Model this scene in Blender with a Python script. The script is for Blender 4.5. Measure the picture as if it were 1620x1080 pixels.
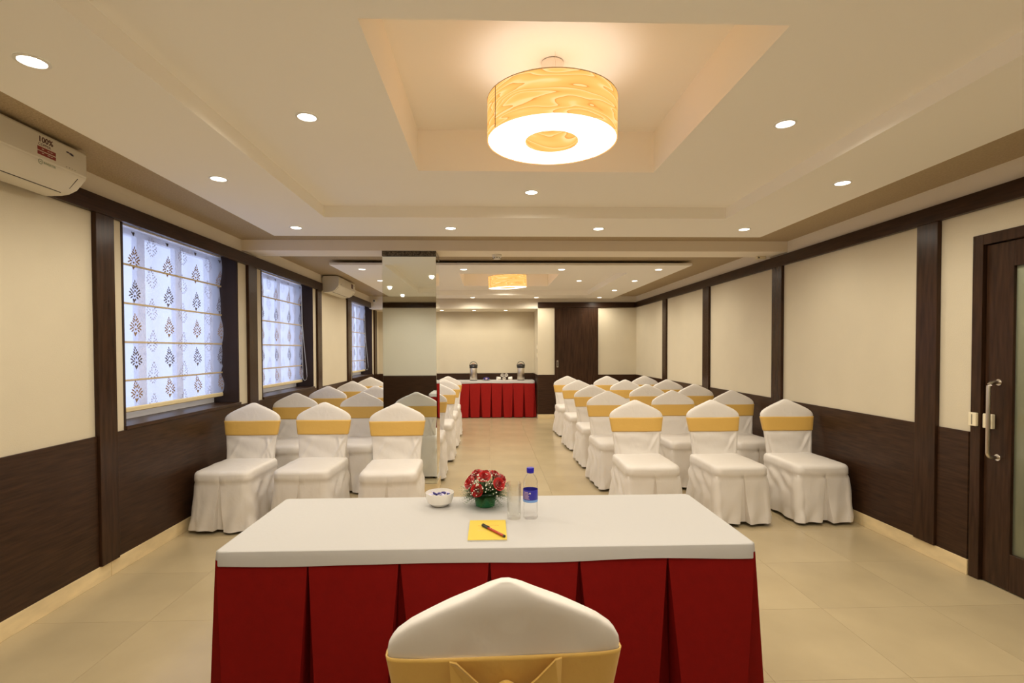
import bpy, bmesh, math, random
from mathutils import Vector, Matrix, noise
random.seed(7)
for o in list(bpy.data.objects): bpy.data.objects.remove(o, do_unlink=True)
scn = bpy.context.scene
COL = scn.collection
PI = math.pi
# ------------------------------------------------------------------ camera
CAM_H = 1.42
YAW, PITCH, ROLL = .031308, .021149, .0033955
Fv = Vector((math.sin(YAW)*math.cos(PITCH), math.cos(YAW)*math.cos(PITCH), -math.sin(PITCH)))
Rv = Vector((math.cos(YAW), -math.sin(YAW), 0)); Uv = Rv.cross(Fv)
R2 = math.cos(ROLL)*Rv-math.sin(ROLL)*Uv; U2 = math.sin(ROLL)*Rv+math.cos(ROLL)*Uv
cd = bpy.data.cameras.new('camera'); cam = bpy.data.objects.new('camera', cd); COL.objects.link(cam)
cd.sensor_width = 36; cd.lens = 821.18/1620*36
cd.shift_x = (810-799.83)/1620; cd.shift_y = (569.65-540)/1620; cd.clip_start = .02
cam.matrix_world = Matrix(((R2.x, U2.x, -Fv.x, 0), (R2.y, U2.y, -Fv.y, 0), (R2.z, U2.z, -Fv.z, CAM_H), (0, 0, 0, 1)))
scn.camera = cam
# ------------------------------------------------------------------ daylight and exposure
w = bpy.data.worlds.new('world'); scn.world = w; w.use_nodes = True
w.node_tree.nodes['Background'].inputs[0].default_value = (.66, .74, 1, 1)
w.node_tree.nodes['Background'].inputs[1].default_value = 1.7
scn.view_settings.view_transform = 'Standard'; scn.view_settings.look = 'None'
scn.cycles.diffuse_bounces = 8; scn.cycles.max_bounces = 14; scn.view_settings.exposure = 0.0; scn.view_settings.gamma = 1; scn.view_settings.use_curve_mapping = False
SPOT_W = 34.5                     # each recessed downlight
LAMP_W = .42                     # bulb inside each pendant drum
WARM = (1, .905, .745)
# room measures (metres): X right, Y away from the camera, Z up
XL, XR, YF, YB, YA = -2.40, 2.994, -.25, 10.5, 11.35
ZC, ZT1, ZT0, ZW, ZB, ZP, Z3, ZK = 2.49, 2.365, 2.258, .898, .097, 2.43, 2.515, 2.765
# ------------------------------------------------------------------ materials
def mat(name, col, rough=.6, metal=0, spec=.5, bump=0, bscale=60, var=0, vscale=4, stretch=(1, 1, 1), sheen=0, coat=0, emis=None, estr=0, rnd=0, detail=4, bdist=.01, bdistort=0):
    m = bpy.data.materials.new(name); m.use_nodes = True; nt = m.node_tree; b = nt.nodes['Principled BSDF']
    b.inputs['Base Color'].default_value = (*col, 1); b.inputs['Roughness'].default_value = rough
    b.inputs['Metallic'].default_value = metal; b.inputs['Specular IOR Level'].default_value = spec
    b.inputs['Sheen Weight'].default_value = sheen; b.inputs['Coat Weight'].default_value = coat
    if emis: b.inputs['Emission Color'].default_value = (*emis, 1); b.inputs['Emission Strength'].default_value = estr
    tc = mp = None
    if bump or var or rnd:
        tc = nt.nodes.new('ShaderNodeTexCoord'); mp = nt.nodes.new('ShaderNodeMapping'); mp.inputs['Scale'].default_value = stretch
        nt.links.new(tc.outputs['Object'], mp.inputs[0])
    if var or rnd:
        n = nt.nodes.new('ShaderNodeTexNoise'); n.inputs['Scale'].default_value = vscale; n.inputs['Detail'].default_value = detail
        nt.links.new(mp.outputs[0], n.inputs[0])
        rp = nt.nodes.new('ShaderNodeMapRange'); rp.inputs[1].default_value = .3; rp.inputs[2].default_value = .7
        rp.inputs[3].default_value = 1-var; rp.inputs[4].default_value = 1+var
        nt.links.new(n.outputs['Fac'], rp.inputs[0]); src = rp.outputs[0]
        if rnd:
            oi = nt.nodes.new('ShaderNodeObjectInfo'); r2 = nt.nodes.new('ShaderNodeMapRange')
            r2.inputs[3].default_value = 1-rnd; r2.inputs[4].default_value = 1+rnd; nt.links.new(oi.outputs['Random'], r2.inputs[0])
            mu = nt.nodes.new('ShaderNodeMath'); mu.operation = 'MULTIPLY'; nt.links.new(src, mu.inputs[0]); nt.links.new(r2.outputs[0], mu.inputs[1]); src = mu.outputs[0]
        hs = nt.nodes.new('ShaderNodeHueSaturation'); hs.inputs['Color'].default_value = (*col, 1)
        nt.links.new(src, hs.inputs['Value']); nt.links.new(hs.outputs[0], b.inputs['Base Color'])
    if bump:
        n2 = nt.nodes.new('ShaderNodeTexNoise'); n2.inputs['Scale'].default_value = bscale; n2.inputs['Detail'].default_value = 3
        nt.links.new(mp.outputs[0], n2.inputs[0]); bp = nt.nodes.new('ShaderNodeBump'); bp.inputs['Strength'].default_value = bump; bp.inputs['Distance'].default_value = bdist; n2.inputs['Distortion'].default_value = bdistort
        nt.links.new(n2.outputs['Fac'], bp.inputs['Height']); nt.links.new(bp.outputs[0], b.inputs['Normal'])
    return m
M = {}
M['wall'] = mat('cream_wall_fabric', (.63, .565, .427), .85, bump=.12, bscale=160, var=.02, vscale=3)
M['backwall'] = mat('off_white_wall_paint', (.74, .72, .66), .8)
M['paint'] = mat('cream_paint', (.84, .78, .66), .7)
M['panelpaint'] = mat('ceiling_paint', (.95, .925, .87), .75)
M['slab'] = mat('textured_brown_ceiling', (.46, .36, .225), .8, bump=.6, bscale=90, var=.1, vscale=80)
M['beam'] = mat('beam_paint', (.90, .82, .69), .6)
def wood(name, vertical):
    st = (9, 9, .8) if vertical else (1, 1, 14)
    return mat(name, (.038, .0175, .0088), .27 if vertical else .34, spec=.22, var=.38, vscale=5, stretch=st, bump=.05, bscale=9, detail=8)
M['woodv'] = wood('dark_wood_vertical_grain', True)
M['woodh'] = wood('dark_wood_horizontal_grain', False)
M['reveal'] = mat('dark_laminate', (.034, .020, .016), .6, spec=.2)
M['tile'] = mat('beige_marble_tile', (.46, .373, .228), .22, spec=.35, var=.07, vscale=2.2, rnd=.02, detail=7)
M['grout'] = mat('grout', (.50, .40, .25), .6)
M['skirting'] = mat('cream_marble_skirting', (.72, .58, .34), .3, var=.12, vscale=5, stretch=(1, 1, 3), detail=7, rnd=.03)
M['cloth'] = mat('white_satin_cover', (.74, .705, .665), .46, spec=.35, sheen=.1, bump=.35, bscale=5, stretch=(1.6, 1.6, 1.0), bdist=.016, bdistort=.6)
M['tablecloth'] = mat('white_table_cloth', (.50, .492, .485), .7, bump=.05, bscale=60)
M['gold'] = mat('gold_sash', (.66, .41, .095), .42, spec=.5, sheen=.2, bump=.2, bscale=22)
M['red'] = mat('red_skirt_cloth', (.20, .0045, .0035), .75, spec=.12, var=.05, vscale=30, bump=.06, bscale=90)
M['red2'] = mat('lit_red_skirt_cloth', (.30, .010, .008), .7, spec=.15, var=.05, vscale=30, bump=.06, bscale=90)  # brighter red: the light falling on the tea table skirt is put into its colour
M['steel'] = mat('brushed_steel', (.66, .60, .52), .28, metal=1)
M['chrome'] = mat('polished_chrome', (.8, .78, .74), .12, metal=1)
M['black'] = mat('black_plastic', (.02, .017, .015), .35)
M['blackmat'] = mat('black_rubber', (.015, .014, .013), .7)
M['white'] = mat('white_plastic', (.82, .80, .74), .4)
M['acbody'] = mat('air_conditioner_plastic', (.72, .68, .58), .4)
M['acdark'] = mat('dark_slot', (.05, .04, .03), .6)
M['ivory'] = mat('ivory_plastic', (.80, .72, .52), .4)
M['upvc'] = mat('white_window_frame', (.85, .86, .9), .4)
M['porc'] = mat('white_porcelain', (.88, .85, .80), .15, coat=.3)
M['greenpot'] = mat('green_plastic', (.012, .16, .055), .35)
M['leaf'] = mat('green_leaf', (.05, .13, .02), .55, var=.3, vscale=60)
M['leafd'] = mat('dark_green_leaf', (.02, .07, .012), .55, var=.3, vscale=60)
M['rose'] = mat('red_rose_petal', (.55, .008, .010), .5, sheen=.3)
M['rosed'] = mat('deep_red_rose_petal', (.38, .004, .008), .5, sheen=.3)
M['bud'] = mat('white_tiny_blossom', (.85, .84, .72), .7)
M['stem'] = mat('pale_green_stem', (.25, .32, .12), .6)
M['yellow'] = mat('yellow_paper', (.68, .50, .05), .6)
M['paper'] = mat('white_paper', (.8, .78, .7), .7)
M['orange'] = mat('orange_ink', (.80, .28, .03), .6)
M['penred'] = mat('red_pen_barrel', (.42, .035, .015), .25)
M['bluecap'] = mat('blue_plastic_cap', (.02, .012, .40), .35)
M['bluelabel'] = mat('blue_label', (.035, .03, .38), .4)
M['lblue'] = mat('light_blue_label_edge', (.20, .38, .80), .4)
M['pink'] = mat('pale_pink_ink', (.62, .45, .60), .5)
M['candyblue'] = mat('dark_blue_wrapper', (.015, .01, .16), .3)
M['candywhite'] = mat('pale_lilac_wrapper', (.62, .58, .80), .3)
M['granite'] = mat('dark_granite', (.10, .08, .055), .2, var=.9, vscale=70)
M['redink'] = mat('dark_red_ink', (.26, .035, .03), .5)
M['browndark'] = mat('brown_ink', (.10, .035, .03), .5)
M['greenink'] = mat('green_ink', (.20, .27, .16), .5)
M['navy'] = mat('navy_ink', (.04, .03, .07), .5)
M['rod'] = mat('tan_fabric_rod', (.60, .48, .30), .7)
M['hem'] = mat('cream_hem', (.78, .66, .40), .7)
M['cord'] = mat('white_cord', (.75, .75, .75), .6)
M['mbrown'] = mat('brown_print', (.33, .22, .13), .8)
M['mdark'] = mat('charcoal_print', (.13, .11, .12), .8)
M['mlight'] = mat('grey_print', (.30, .27, .33), .8)
M['corr'] = mat('corridor_paint', (.55, .48, .34), .8)
M['mirror'] = mat('mirror_silvering', (.88, .92, .89), .02, metal=1)
M['copper'] = mat('copper_button', (.45, .16, .09), .4)
M['frost'] = None
def nodes_mat(name):
    m = bpy.data.materials.new(name); m.use_nodes = True; nt = m.node_tree; nt.nodes.clear()
    out = nt.nodes.new('ShaderNodeOutputMaterial'); return m, nt, out
def mixmat(name, parts):
    """parts: list of (weight, node type, {inputs}) mixed one after the other"""
    m, nt, out = nodes_mat(name); cur = None
    for wgt, typ, inp in parts:
        n = nt.nodes.new(typ)
        for k, v in inp.items(): n.inputs[k].default_value = v
        if cur is None: cur = n.outputs[0]; continue
        mx = nt.nodes.new('ShaderNodeMixShader'); mx.inputs[0].default_value = wgt
        nt.links.new(cur, mx.inputs[1]); nt.links.new(n.outputs[0], mx.inputs[2]); cur = mx.outputs[0]
    nt.links.new(cur, out.inputs[0]); return m
M['pane'] = mixmat('window_glass', [(1, 'ShaderNodeBsdfTransparent', {'Color': (.95, .97, 1, 1)}), (.06, 'ShaderNodeBsdfGlossy', {'Roughness': .02})])
M['sheer'] = mixmat('sheer_blind_fabric', [(1, 'ShaderNodeBsdfTransparent', {'Color': (.95, .95, 1, 1)}), (.45, 'ShaderNodeBsdfTranslucent', {'Color': (.82, .84, .95, 1)}), (.12, 'ShaderNodeBsdfDiffuse', {'Color': (.80, .78, .78, 1)})])
M['frost'] = mixmat('frosted_glass', [(1, 'ShaderNodeBsdfTranslucent', {'Color': (.80, .82, .70, 1)}), (.35, 'ShaderNodeBsdfTransparent', {'Color': (.72, .80, .70, 1)}), (.08, 'ShaderNodeBsdfGlossy', {'Roughness': .08})])
M['clear'] = mixmat('clear_door_glass', [(1, 'ShaderNodeBsdfTransparent', {'Color': (.75, .83, .74, 1)}), (.1, 'ShaderNodeBsdfGlossy', {'Roughness': .02})])
def emit(name, col, s):
    return mixmat(name, [(1, 'ShaderNodeEmission', {'Color': (*col, 1), 'Strength': s})])
M['led'] = emit('downlight_lens', (1, .95, .84), 9)
M['diffuser'] = emit('lamp_diffuser', (1, .94, .84), 2.6)
def glassmat(name, col, ior):
    m, nt, out = nodes_mat(name); g = nt.nodes.new('ShaderNodeBsdfGlass'); g.inputs['Color'].default_value = (*col, 1); g.inputs['IOR'].default_value = ior; g.inputs['Roughness'].default_value = 0
    t = nt.nodes.new('ShaderNodeBsdfTransparent'); t.inputs[0].default_value = (*col, 1)
    mx = nt.nodes.new('ShaderNodeMixShader'); mx.inputs[0].default_value = .75
    nt.links.new(g.outputs[0], mx.inputs[1]); nt.links.new(t.outputs[0], mx.inputs[2]); nt.links.new(mx.outputs[0], out.inputs[0]); return m
M['glass'] = glassmat('drinking_glass', (.97, .97, .96), 1.35)
M['pet'] = glassmat('clear_bottle_plastic', (.97, .97, .97), 1.2)
# lit wood veneer of the pendant drums
m, nt, out = nodes_mat('lit_wood_veneer')
tc = nt.nodes.new('ShaderNodeTexCoord'); mp = nt.nodes.new('ShaderNodeMapping'); mp.inputs['Scale'].default_value = (1.5, 1.5, 10)
nt.links.new(tc.outputs['Object'], mp.inputs[0])
n1 = nt.nodes.new('ShaderNodeTexNoise'); n1.inputs['Scale'].default_value = 1.5; n1.inputs['Detail'].default_value = 1.5; n1.inputs['Distortion'].default_value = .25; nt.links.new(mp.outputs[0], n1.inputs[0])
mu = nt.nodes.new('ShaderNodeMath'); mu.operation = 'MULTIPLY'; mu.inputs[1].default_value = 11; nt.links.new(n1.outputs['Fac'], mu.inputs[0])
fr = nt.nodes.new('ShaderNodeMath'); fr.operation = 'FRACT'; nt.links.new(mu.outputs[0], fr.inputs[0])
cr = nt.nodes.new('ShaderNodeValToRGB'); cr.color_ramp.elements[0].color = (.95, .36, .07, 1); cr.color_ramp.elements[1].color = (1.25, .56, .13, 1); cr.color_ramp.elements[1].position = .12
e = cr.color_ramp.elements.new(.7); e.color = (1.45, .66, .18, 1); e = cr.color_ramp.elements.new(.9); e.color = (1.7, .80, .32, 1); nt.links.new(fr.outputs[0], cr.inputs[0])
em = nt.nodes.new('ShaderNodeEmission'); em.inputs[1].default_value = 1.0; nt.links.new(cr.outputs[0], em.inputs[0]); nt.links.new(em.outputs[0], out.inputs[0]); M['veneer'] = m
# ------------------------------------------------------------------ mesh helpers
def link(name, me, material=None, parent=None, loc=None):
    if material is not None and not me.materials: me.materials.append(M[material])
    o = bpy.data.objects.new(name, me); COL.objects.link(o)
    if parent is not None: o.parent = parent
    if loc: o.location = loc
    return o
def bm_obj(name, bm, material, parent=None, loc=None, smooth=False, angle=None):
    me = bpy.data.meshes.new(name); bmesh.ops.recalc_face_normals(bm, faces=bm.faces); bm.to_mesh(me); bm.free()
    if smooth: me.shade_smooth() if angle is None else me.set_sharp_from_angle(angle=angle)
    if smooth and angle is not None:
        for p in me.polygons: p.use_smooth = True
    return link(name, me, material, parent, loc)
def empty(name, loc=(0, 0, 0), rz=0, parent=None):
    o = bpy.data.objects.new(name, None); COL.objects.link(o); o.location = loc; o.rotation_euler.z = rz; o.empty_display_size = .05
    if parent: o.parent = parent
    return o
def tag(o, label, cat=None, group=None, kind=None):
    if label: o['label'] = label
    if cat: o['category'] = cat
    if group: o['group'] = group
    if kind: o['kind'] = kind
    return o
def add_box(bm, x0, x1, y0, y1, z0, z1, bevel=0):
    r = bmesh.ops.create_cube(bm, size=1); vs = r['verts']
    for v in vs: v.co = Vector(((x0+x1)/2+v.co.x*(x1-x0), (y0+y1)/2+v.co.y*(y1-y0), (z0+z1)/2+v.co.z*(z1-z0)))
    if bevel:
        es = list({e for v in vs for e in v.link_edges}); bmesh.ops.bevel(bm, geom=es, offset=bevel, segments=1, affect='EDGES')
def box(name, x0, x1, y0, y1, z0, z1, material, parent=None, bevel=0):
    """a box whose origin sits at its base centre (in its parent's frame)"""
    bm = bmesh.new(); cx, cy = (x0+x1)/2, (y0+y1)/2
    add_box(bm, x0-cx, x1-cx, y0-cy, y1-cy, 0, z1-z0, bevel)
    return bm_obj(name, bm, material, parent, (cx, cy, z0))
def add_loft(bm, rings, cap0=True, cap1=True, closed=True):
    vr = [[bm.verts.new(p) for p in r] for r in rings]; n = len(vr[0])
    for a, b in zip(vr, vr[1:]):
        for i in range(n if closed else n-1):
            j = (i+1) % n
            bm.faces.new((a[i], a[j], b[j], b[i]))
    if cap0: bm.faces.new(vr[0][::-1])
    if cap1: bm.faces.new(vr[-1])
    return vr
def lathe(bm, prof, n=24, c=(0, 0), cap0=True, cap1=True):
    add_loft(bm, [[(c[0]+r*math.cos(2*PI*i/n), c[1]+r*math.sin(2*PI*i/n), z) for i in range(n)] for r, z in prof], cap0, cap1)
def lathe_obj(name, prof, material, parent=None, loc=None, n=24, cap0=True, cap1=True, angle=.6):
    bm = bmesh.new(); lathe(bm, prof, n, cap0=cap0, cap1=cap1)
    return bm_obj(name, bm, material, parent, loc, True, angle)
def add_tube(bm, pts, r, n=8):
    pts = [Vector(p) for p in pts]; rings = []
    for i, p in enumerate(pts):
        t = (pts[min(i+1, len(pts)-1)]-pts[max(i-1, 0)]).normalized()
        a = t.cross(Vector((0, 0, 1)) if abs(t.z) < .9 else Vector((1, 0, 0))).normalized(); b = t.cross(a)
        rings.append([p+r*(math.cos(2*PI*k/n)*a+math.sin(2*PI*k/n)*b) for k in range(n)])
    add_loft(bm, rings)
def tube_obj(name, pts, r, material, parent=None, n=8):
    bm = bmesh.new(); add_tube(bm, pts, r, n); return bm_obj(name, bm, material, parent, None, True, .8)
def copy_tree(o, parent=None):
    c = o.copy(); COL.objects.link(c); c.parent = parent
    for ch in o.children: copy_tree(ch, c)
    return c
def text_obj(name, s, size, material, parent, mtx, xscale=1, bold=0):
    cu = bpy.data.curves.new(name, 'FONT'); cu.body = s; cu.size = size; cu.extrude = .0004; cu.offset = bold; cu.align_x = 'LEFT'; cu.resolution_u = 3
    t = bpy.data.objects.new(name, cu); COL.objects.link(t)
    dg = bpy.context.evaluated_depsgraph_get(); me = bpy.data.meshes.new_from_object(t.evaluated_get(dg)); bpy.data.objects.remove(t)
    me.transform(mtx @ Matrix.Diagonal((xscale, 1, 1, 1))); me.materials.clear()
    return link(name, me, material, parent)
def struct(o, label=None): o['kind'] = 'structure'; return o if not label else tag(o, label)
# ------------------------------------------------------------------ floor
floor = struct(box('floor', XL-.35, XR+.05, YF, YA, -.12, -.004, 'grout'), 'beige marble tiled floor of the meeting room')
xs = [XL]+[1.81+.6*k for k in range(-6, 2)]+[XR]
ys = [YF]+[2.15+.6*k for k in range(-3, 16)]+[YA]
tile_me = {}
for i in range(len(xs)-1):
    for j in range(len(ys)-1):
        a, b = xs[i+1]-xs[i], ys[j+1]-ys[j]
        if a < .06 or b < .06: continue
        k = (round(a, 3), round(b, 3))
        if k not in tile_me:
            bm = bmesh.new(); g = .0006
            add_box(bm, -a/2+g, a/2-g, -b/2+g, b/2-g, 0, .012)
            me = bpy.data.meshes.new('tile'); bm.to_mesh(me); bm.free(); me.materials.append(M['tile']); tile_me[k] = me
        t = bpy.data.objects.new('tile', tile_me[k]); COL.objects.link(t); t.parent = floor
        t.location = ((xs[i]+xs[i+1])/2-floor.location.x, (ys[j]+ys[j+1])/2-floor.location.y, -.012-floor.location.z)
# ------------------------------------------------------------------ walls
def upper_band(wall, x0, x1, y0, y1): return wbox('upper_band', wall, x0, x1, y0, y1, ZT1, ZC, 'paint')
def rel(o):     # shift for children given in world coordinates
    return o.location
def wbox(name, parent, x0, x1, y0, y1, z0, z1, material, bevel=0):
    L = parent.location
    return box(name, x0-L.x, x1-L.x, y0-L.y, y1-L.y, z0-L.z, z1-L.z, material, parent, bevel)
def shell(name, boxes, material, label):
    bm = bmesh.new(); x0, y0, z0 = boxes[0][0], boxes[0][2], boxes[0][4]
    for b in boxes: add_box(bm, b[0]-x0, b[1]-x0, b[2]-y0, b[3]-y0, b[4]-z0, b[5]-z0)
    return struct(bm_obj(name, bm, material, None, (x0, y0, z0)), label)
ROOF = 2.95
WINS = [(3.475, 5.05), (5.55, 7.156), (9.14, 10.72)]
ZS, ZH = .898, 2.34               # sill and head of the openings
segs = [(XL-.32, XL, YF-.15, YA+.15, 0, ZS), (XL-.32, XL, YF-.15, YA+.15, ZH, ROOF)]
yy = [YF-.15]+[v for wn in WINS for v in wn]+[YA+.15]
for k in range(0, len(yy), 2): segs.append((XL-.32, XL, yy[k], yy[k+1], ZS, ZH))
wall_left = shell('wall_left', segs, 'wall', 'cream wall with three windows above dark wood wainscot')
DY0, DY1 = 2.06, 3.122
wall_right = shell('wall_right', [(XR, XR+.2, DY1, YA+.15, 0, ROOF), (XR, XR+.2, YF-.15, DY0, 0, ROOF), (XR, XR+.2, DY0, DY1, 2.103, ROOF)], 'wall', 'cream panelled wall with glazed door above dark wood wainscot')
wall_back = shell('wall_back', [(XL, XR, YF-.15, YF, 0, ROOF)], 'backwall', 'off-white wall behind the presenter, seen in the mirror column')
SD0, SD1 = 1.325, 2.205
wall_front = shell('wall_front', [(.985, XR, YB, YA+.15, 0, ROOF)], 'wall', 'far cream end wall with the dark sliding door')
wall_alcove = shell('wall_alcove', [(XL, .985, YA, YA+.15, 0, ROOF)], 'wall', 'cream back wall of the tea alcove')
roof = struct(box('ceiling', XL-.32, XR+.2, YF-.15, YA+.15, ROOF, ROOF+.1, 'slab'), 'added roof box keeping daylight out of the ceiling void')  # unseen box added to shut world light out of the ceiling void
PIL_R = [(8.64, 8.82), (6.94, 7.14), (5.19, 5.37), (3.355, 3.523), (.55, .73)]
PIL_L = [(3.225, 3.378), (5.215, 5.4), (7.275, 7.45), (8.82, 9.01), (10.85, 11.05), (1.3, 1.48)]
def side_wall(wall, X, s, pil, ends, trims, skip):
    """s=+1 when the room lies on the +X side of the wall plane"""
    def wb(name, y0, y1, z0, z1, d0, d1, m, bev=.002): return wbox(name, wall, *sorted((X+s*d0, X+s*d1)), y0, y1, z0, z1, m, bev)
    pil = sorted(pil)
    for a, b in pil:
        wb('pilaster', a, b, ZB, ZT0+.0 if True else 0, 0, .03, 'woodv')
    edges = [ends[0]]+[v for p in pil for v in p]+[ends[1]]
    for k in range(0, len(edges), 2):
        a, b = edges[k], edges[k+1]
        if b-a < .03: continue
        for c, d in cut(a, b, skip): wb('wainscot_panel', c+.003, d-.003, ZB, ZW, 0, .014, 'woodh')
    for a, b in ((ends[0], 5.13), (5.45, YB)): upper_band(wall, *sorted((X, X+s*.004)), a, b)
    for a, b in trims: wb('top_rail', a, b, ZT0, ZT1, 0, .035, 'woodh')
def cut(a, b, skip):
    out = [(a, b)]
    for s0, s1 in skip:
        nx = []
        for c, d in out:
            if s1 <= c or s0 >= d: nx.append((c, d)); continue
            if c < s0: nx.append((c, s0))
            if d > s1: nx.append((s1, d))
        out = nx
    return out
side_wall(wall_left, XL, 1, PIL_L, (YF, YA), [(YF, 7.48), (8.80, YB)], [])
side_wall(wall_right, XR, -1, PIL_R, (YF, YB), [(YF, YB)], [(DY0-.005, DY1+.005)])
# end walls
for a, b in ((.985+.0, SD0-.005), (SD1+.005, XR-.016)):
    wbox('wainscot_panel', wall_front, a, b, YB-.014, YB, ZB, ZW, 'woodh', .002)
wbox('wainscot_panel', wall_alcove, XL+.016, .97, YA-.014, YA, ZB, ZW, 'woodh', .002)
wbox('wainscot_panel', wall_front, .971, .985, YB+.001, YA-.016, ZB, ZW, 'woodh', .002)
upper_band(wall_front, .985, XR-.005, YB-.004, YB)
upper_band(wall_back, XL+.005, XR-.005, YF, YF+.004)
wbox('top_rail', wall_front, .985, XR-.036, YB-.035, YB, ZT0, ZT1, 'woodh', .002)
wbox('wainscot_panel', wall_back, XL+.016, XR-.016, YF, YF+.014, ZB, ZW, 'woodh', .002)
wbox('top_rail', wall_back, XL+.036, XR-.036, YF, YF+.035, ZT0, ZT1, 'woodh', .002)
# marble skirtings in pieces
def skirting(name, label, segs_):
    root = struct(empty(name, (segs_[0][0], segs_[0][2], 0)), label)
    for x0, x1, y0, y1 in segs_:
        ax = 0 if abs(x1-x0) > abs(y1-y0) else 1; L = (x1-x0) if ax == 0 else (y1-y0); n = max(1, round(L/.9))
        for k in range(n):
            a, b = k/n*L+.0012, (k+1)/n*L-.0012
            q = (x0+a, x0+b, y0, y1) if ax == 0 else (x0, x1, y0+a, y0+b)
            wbox('skirting_piece', root, *q, 0, ZB, 'skirting', .0015)
skirting('baseboard_left', 'cream marble skirting along the window wall', [(XL, XL+.016, YF, YA)])
skirting('baseboard_right', 'cream marble skirting along the door wall', [(XR-.016, XR, DY1+.003, YB), (XR-.016, XR, YF, DY0-.003)])
skirting('baseboard_front', 'cream marble skirting along the far end wall', [(.985, SD0-.005, YB-.016, YB), (SD1+.005, XR-.02, YB-.016, YB), (XL+.02, .96, YA-.016, YA)])
skirting('baseboard_back', 'cream marble skirting behind the presenter', [(XL+.02, XR-.02, YF, YF+.016)])
# ------------------------------------------------------------------ ceilings
def frame_boxes(o, i, z0, z1):
    (ox0, ox1, oy0, oy1), (ix0, ix1, iy0, iy1) = o, i
    return [(ox0, ox1, oy0, iy0, z0, z1), (ox0, ox1, iy1, oy1, z0, z1), (ox0, ix0, iy0, iy1, z0, z1), (ix1, ox1, iy0, iy1, z0, z1)]
PX0, PX1 = -1.897, 2.469
BAYS = [(.30, 4.675, YF, 5.13), (6.25, 10.33, 5.45, YB)]
IX0, IX1 = -1.253, 1.845; CX0, CX1 = -.431, 1.026; LX = .2975
bays = []
for k, (p0, p1, s0, s1) in enumerate(BAYS):
    cy = (p0+p1)/2; iy0, iy1 = cy-(1.525 if k == 0 else 1.40), cy+(1.525 if k == 0 else 1.40); c0, c1 = cy-.733, cy+.733
    shell('ceiling_slab', frame_boxes((XL, XR, s0, s1), (PX0+.16, PX1-.16, p0+.16, p1-.16), ZC, ZC+.06), 'slab', 'brown textured ceiling strip around the %s dropped ceiling' % ('presenter-side', 'alcove-side')[k])
    shell('dropped_ceiling', frame_boxes((PX0, PX1, p0, p1), (IX0, IX1, iy0, iy1), ZP, ZP+.026)
          + frame_boxes((IX0-.03, IX1+.03, iy0-.03, iy1+.03), (IX0, IX1, iy0, iy1), ZP+.026, Z3)
          + frame_boxes((IX0-.03, IX1+.03, iy0-.03, iy1+.03), (CX0, CX1, c0, c1), Z3, Z3+.03)
          + frame_boxes((CX0-.03, CX1+.03, c0-.03, c1+.03), (CX0, CX1, c0, c1), Z3+.03, ZK)
          + [(CX0-.03, CX1+.03, c0-.03, c1+.03, ZK, ZK+.03)], 'panelpaint', 'cream stepped dropped ceiling with square lamp recess, %s' % ('above the speaker table', 'in front of the tea alcove')[k])
    bays.append((cy, p0, p1))
struct(box('ceiling_beam', XL, XR, 5.13, 5.45, 2.387, ROOF, 'beam'), 'cream beam crossing the ceiling between the two lamp recesses')
shell('alcove_header', [(XL, .985, YB, YA, 2.24, ROOF)], 'paint', 'cream boxed soffit over the tea alcove')
# ------------------------------------------------------------------ mirror column
cxa, cxb, cya, cyb = -1.043, -.52, 5.13, 5.45
col = tag(empty('mirror_column', ((cxa+cxb)/2, (cya+cyb)/2, 0)), 'square mirror-clad column under the ceiling beam', 'column')
wbox('core', col, cxa+.012, cxb-.012, cya+.012, cyb-.012, 0, 2.387, 'granite')
wbox('mirror_panel', col, cxa, cxb, cya-.001, cya+.008, ZB, 2.33, 'mirror', .001)
wbox('mirror_panel', col, cxb-.009, cxb, cya+.009, cyb-.009, ZB, 2.33, 'mirror', .001)
wbox('mirror_panel', col, cxa, cxa+.009, cya+.009, cyb-.009, ZB, 2.33, 'mirror', .001)
wbox('granite_band', col, cxa-.002, cxb+.002, cya-.002, cyb+.002, 2.335, 2.386, 'granite', .001)
wbox('marble_base', col, cxa-.004, cxb+.004, cya-.004, cyb+.004, 0, ZB-.004, 'skirting', .002)
# ------------------------------------------------------------------ windows and roman blinds
def window(n, y0, y1):
    root = struct(empty('window_%d' % n, (XL-.2, (y0+y1)/2, ZS)), 'white framed sliding window behind the %s blind' % ('first', 'second', 'third')[n-1])
    def wb(name, xa, xb, a, b, c, d, m, bev=.002, par=root):
        L = root.location; return box(name, xa-L.x, xb-L.x, a-L.y, b-L.y, c-L.z, d-L.z, m, par, bev)
    D = XL-.28
    e = .02
    wb('reveal_jamb', D, XL+.004, y0, y0+e, ZS+.026, ZH, 'reveal'); wb('reveal_jamb', D, XL+.004, y1-e, y1, ZS+.026, ZH, 'reveal')
    wb('reveal_head', D, XL+.0, y0+e, y1-e, ZH-e, ZH, 'reveal'); wb('sill', D, XL+.022, y0+.001, y1-.001, ZS-.0, ZS+.026, 'woodh')
    a, b, c, d = y0+e, y1-e, ZS+.026, ZH-e
    f = .055; X0, X1 = XL-.275, XL-.225
    wb('frame', X0, X1, a, a+f, c, d, 'upvc'); wb('frame', X0, X1, b-f, b, c, d, 'upvc')
    wb('frame', X0, X1, a+f, b-f, c, c+f, 'upvc'); wb('frame', X0, X1, a+f, b-f, d-f, d, 'upvc')
    W = b-a-2*f
    for k in (1, 2):
        y = a+f+W*k/3
        wb('mullion', X0+.005, X1-.005, y-.045, y+.045, c+f, d-f, 'upvc')
    for k in range(3):
        p0 = a+f+W*k/3+(.045 if k else 0); p1 = a+f+W*(k+1)/3-(.045 if k < 2 else 0)
        wb('pane', XL-.254, XL-.248, p0, p1, c+f, d-f, 'pane', 0)
    return root
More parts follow.
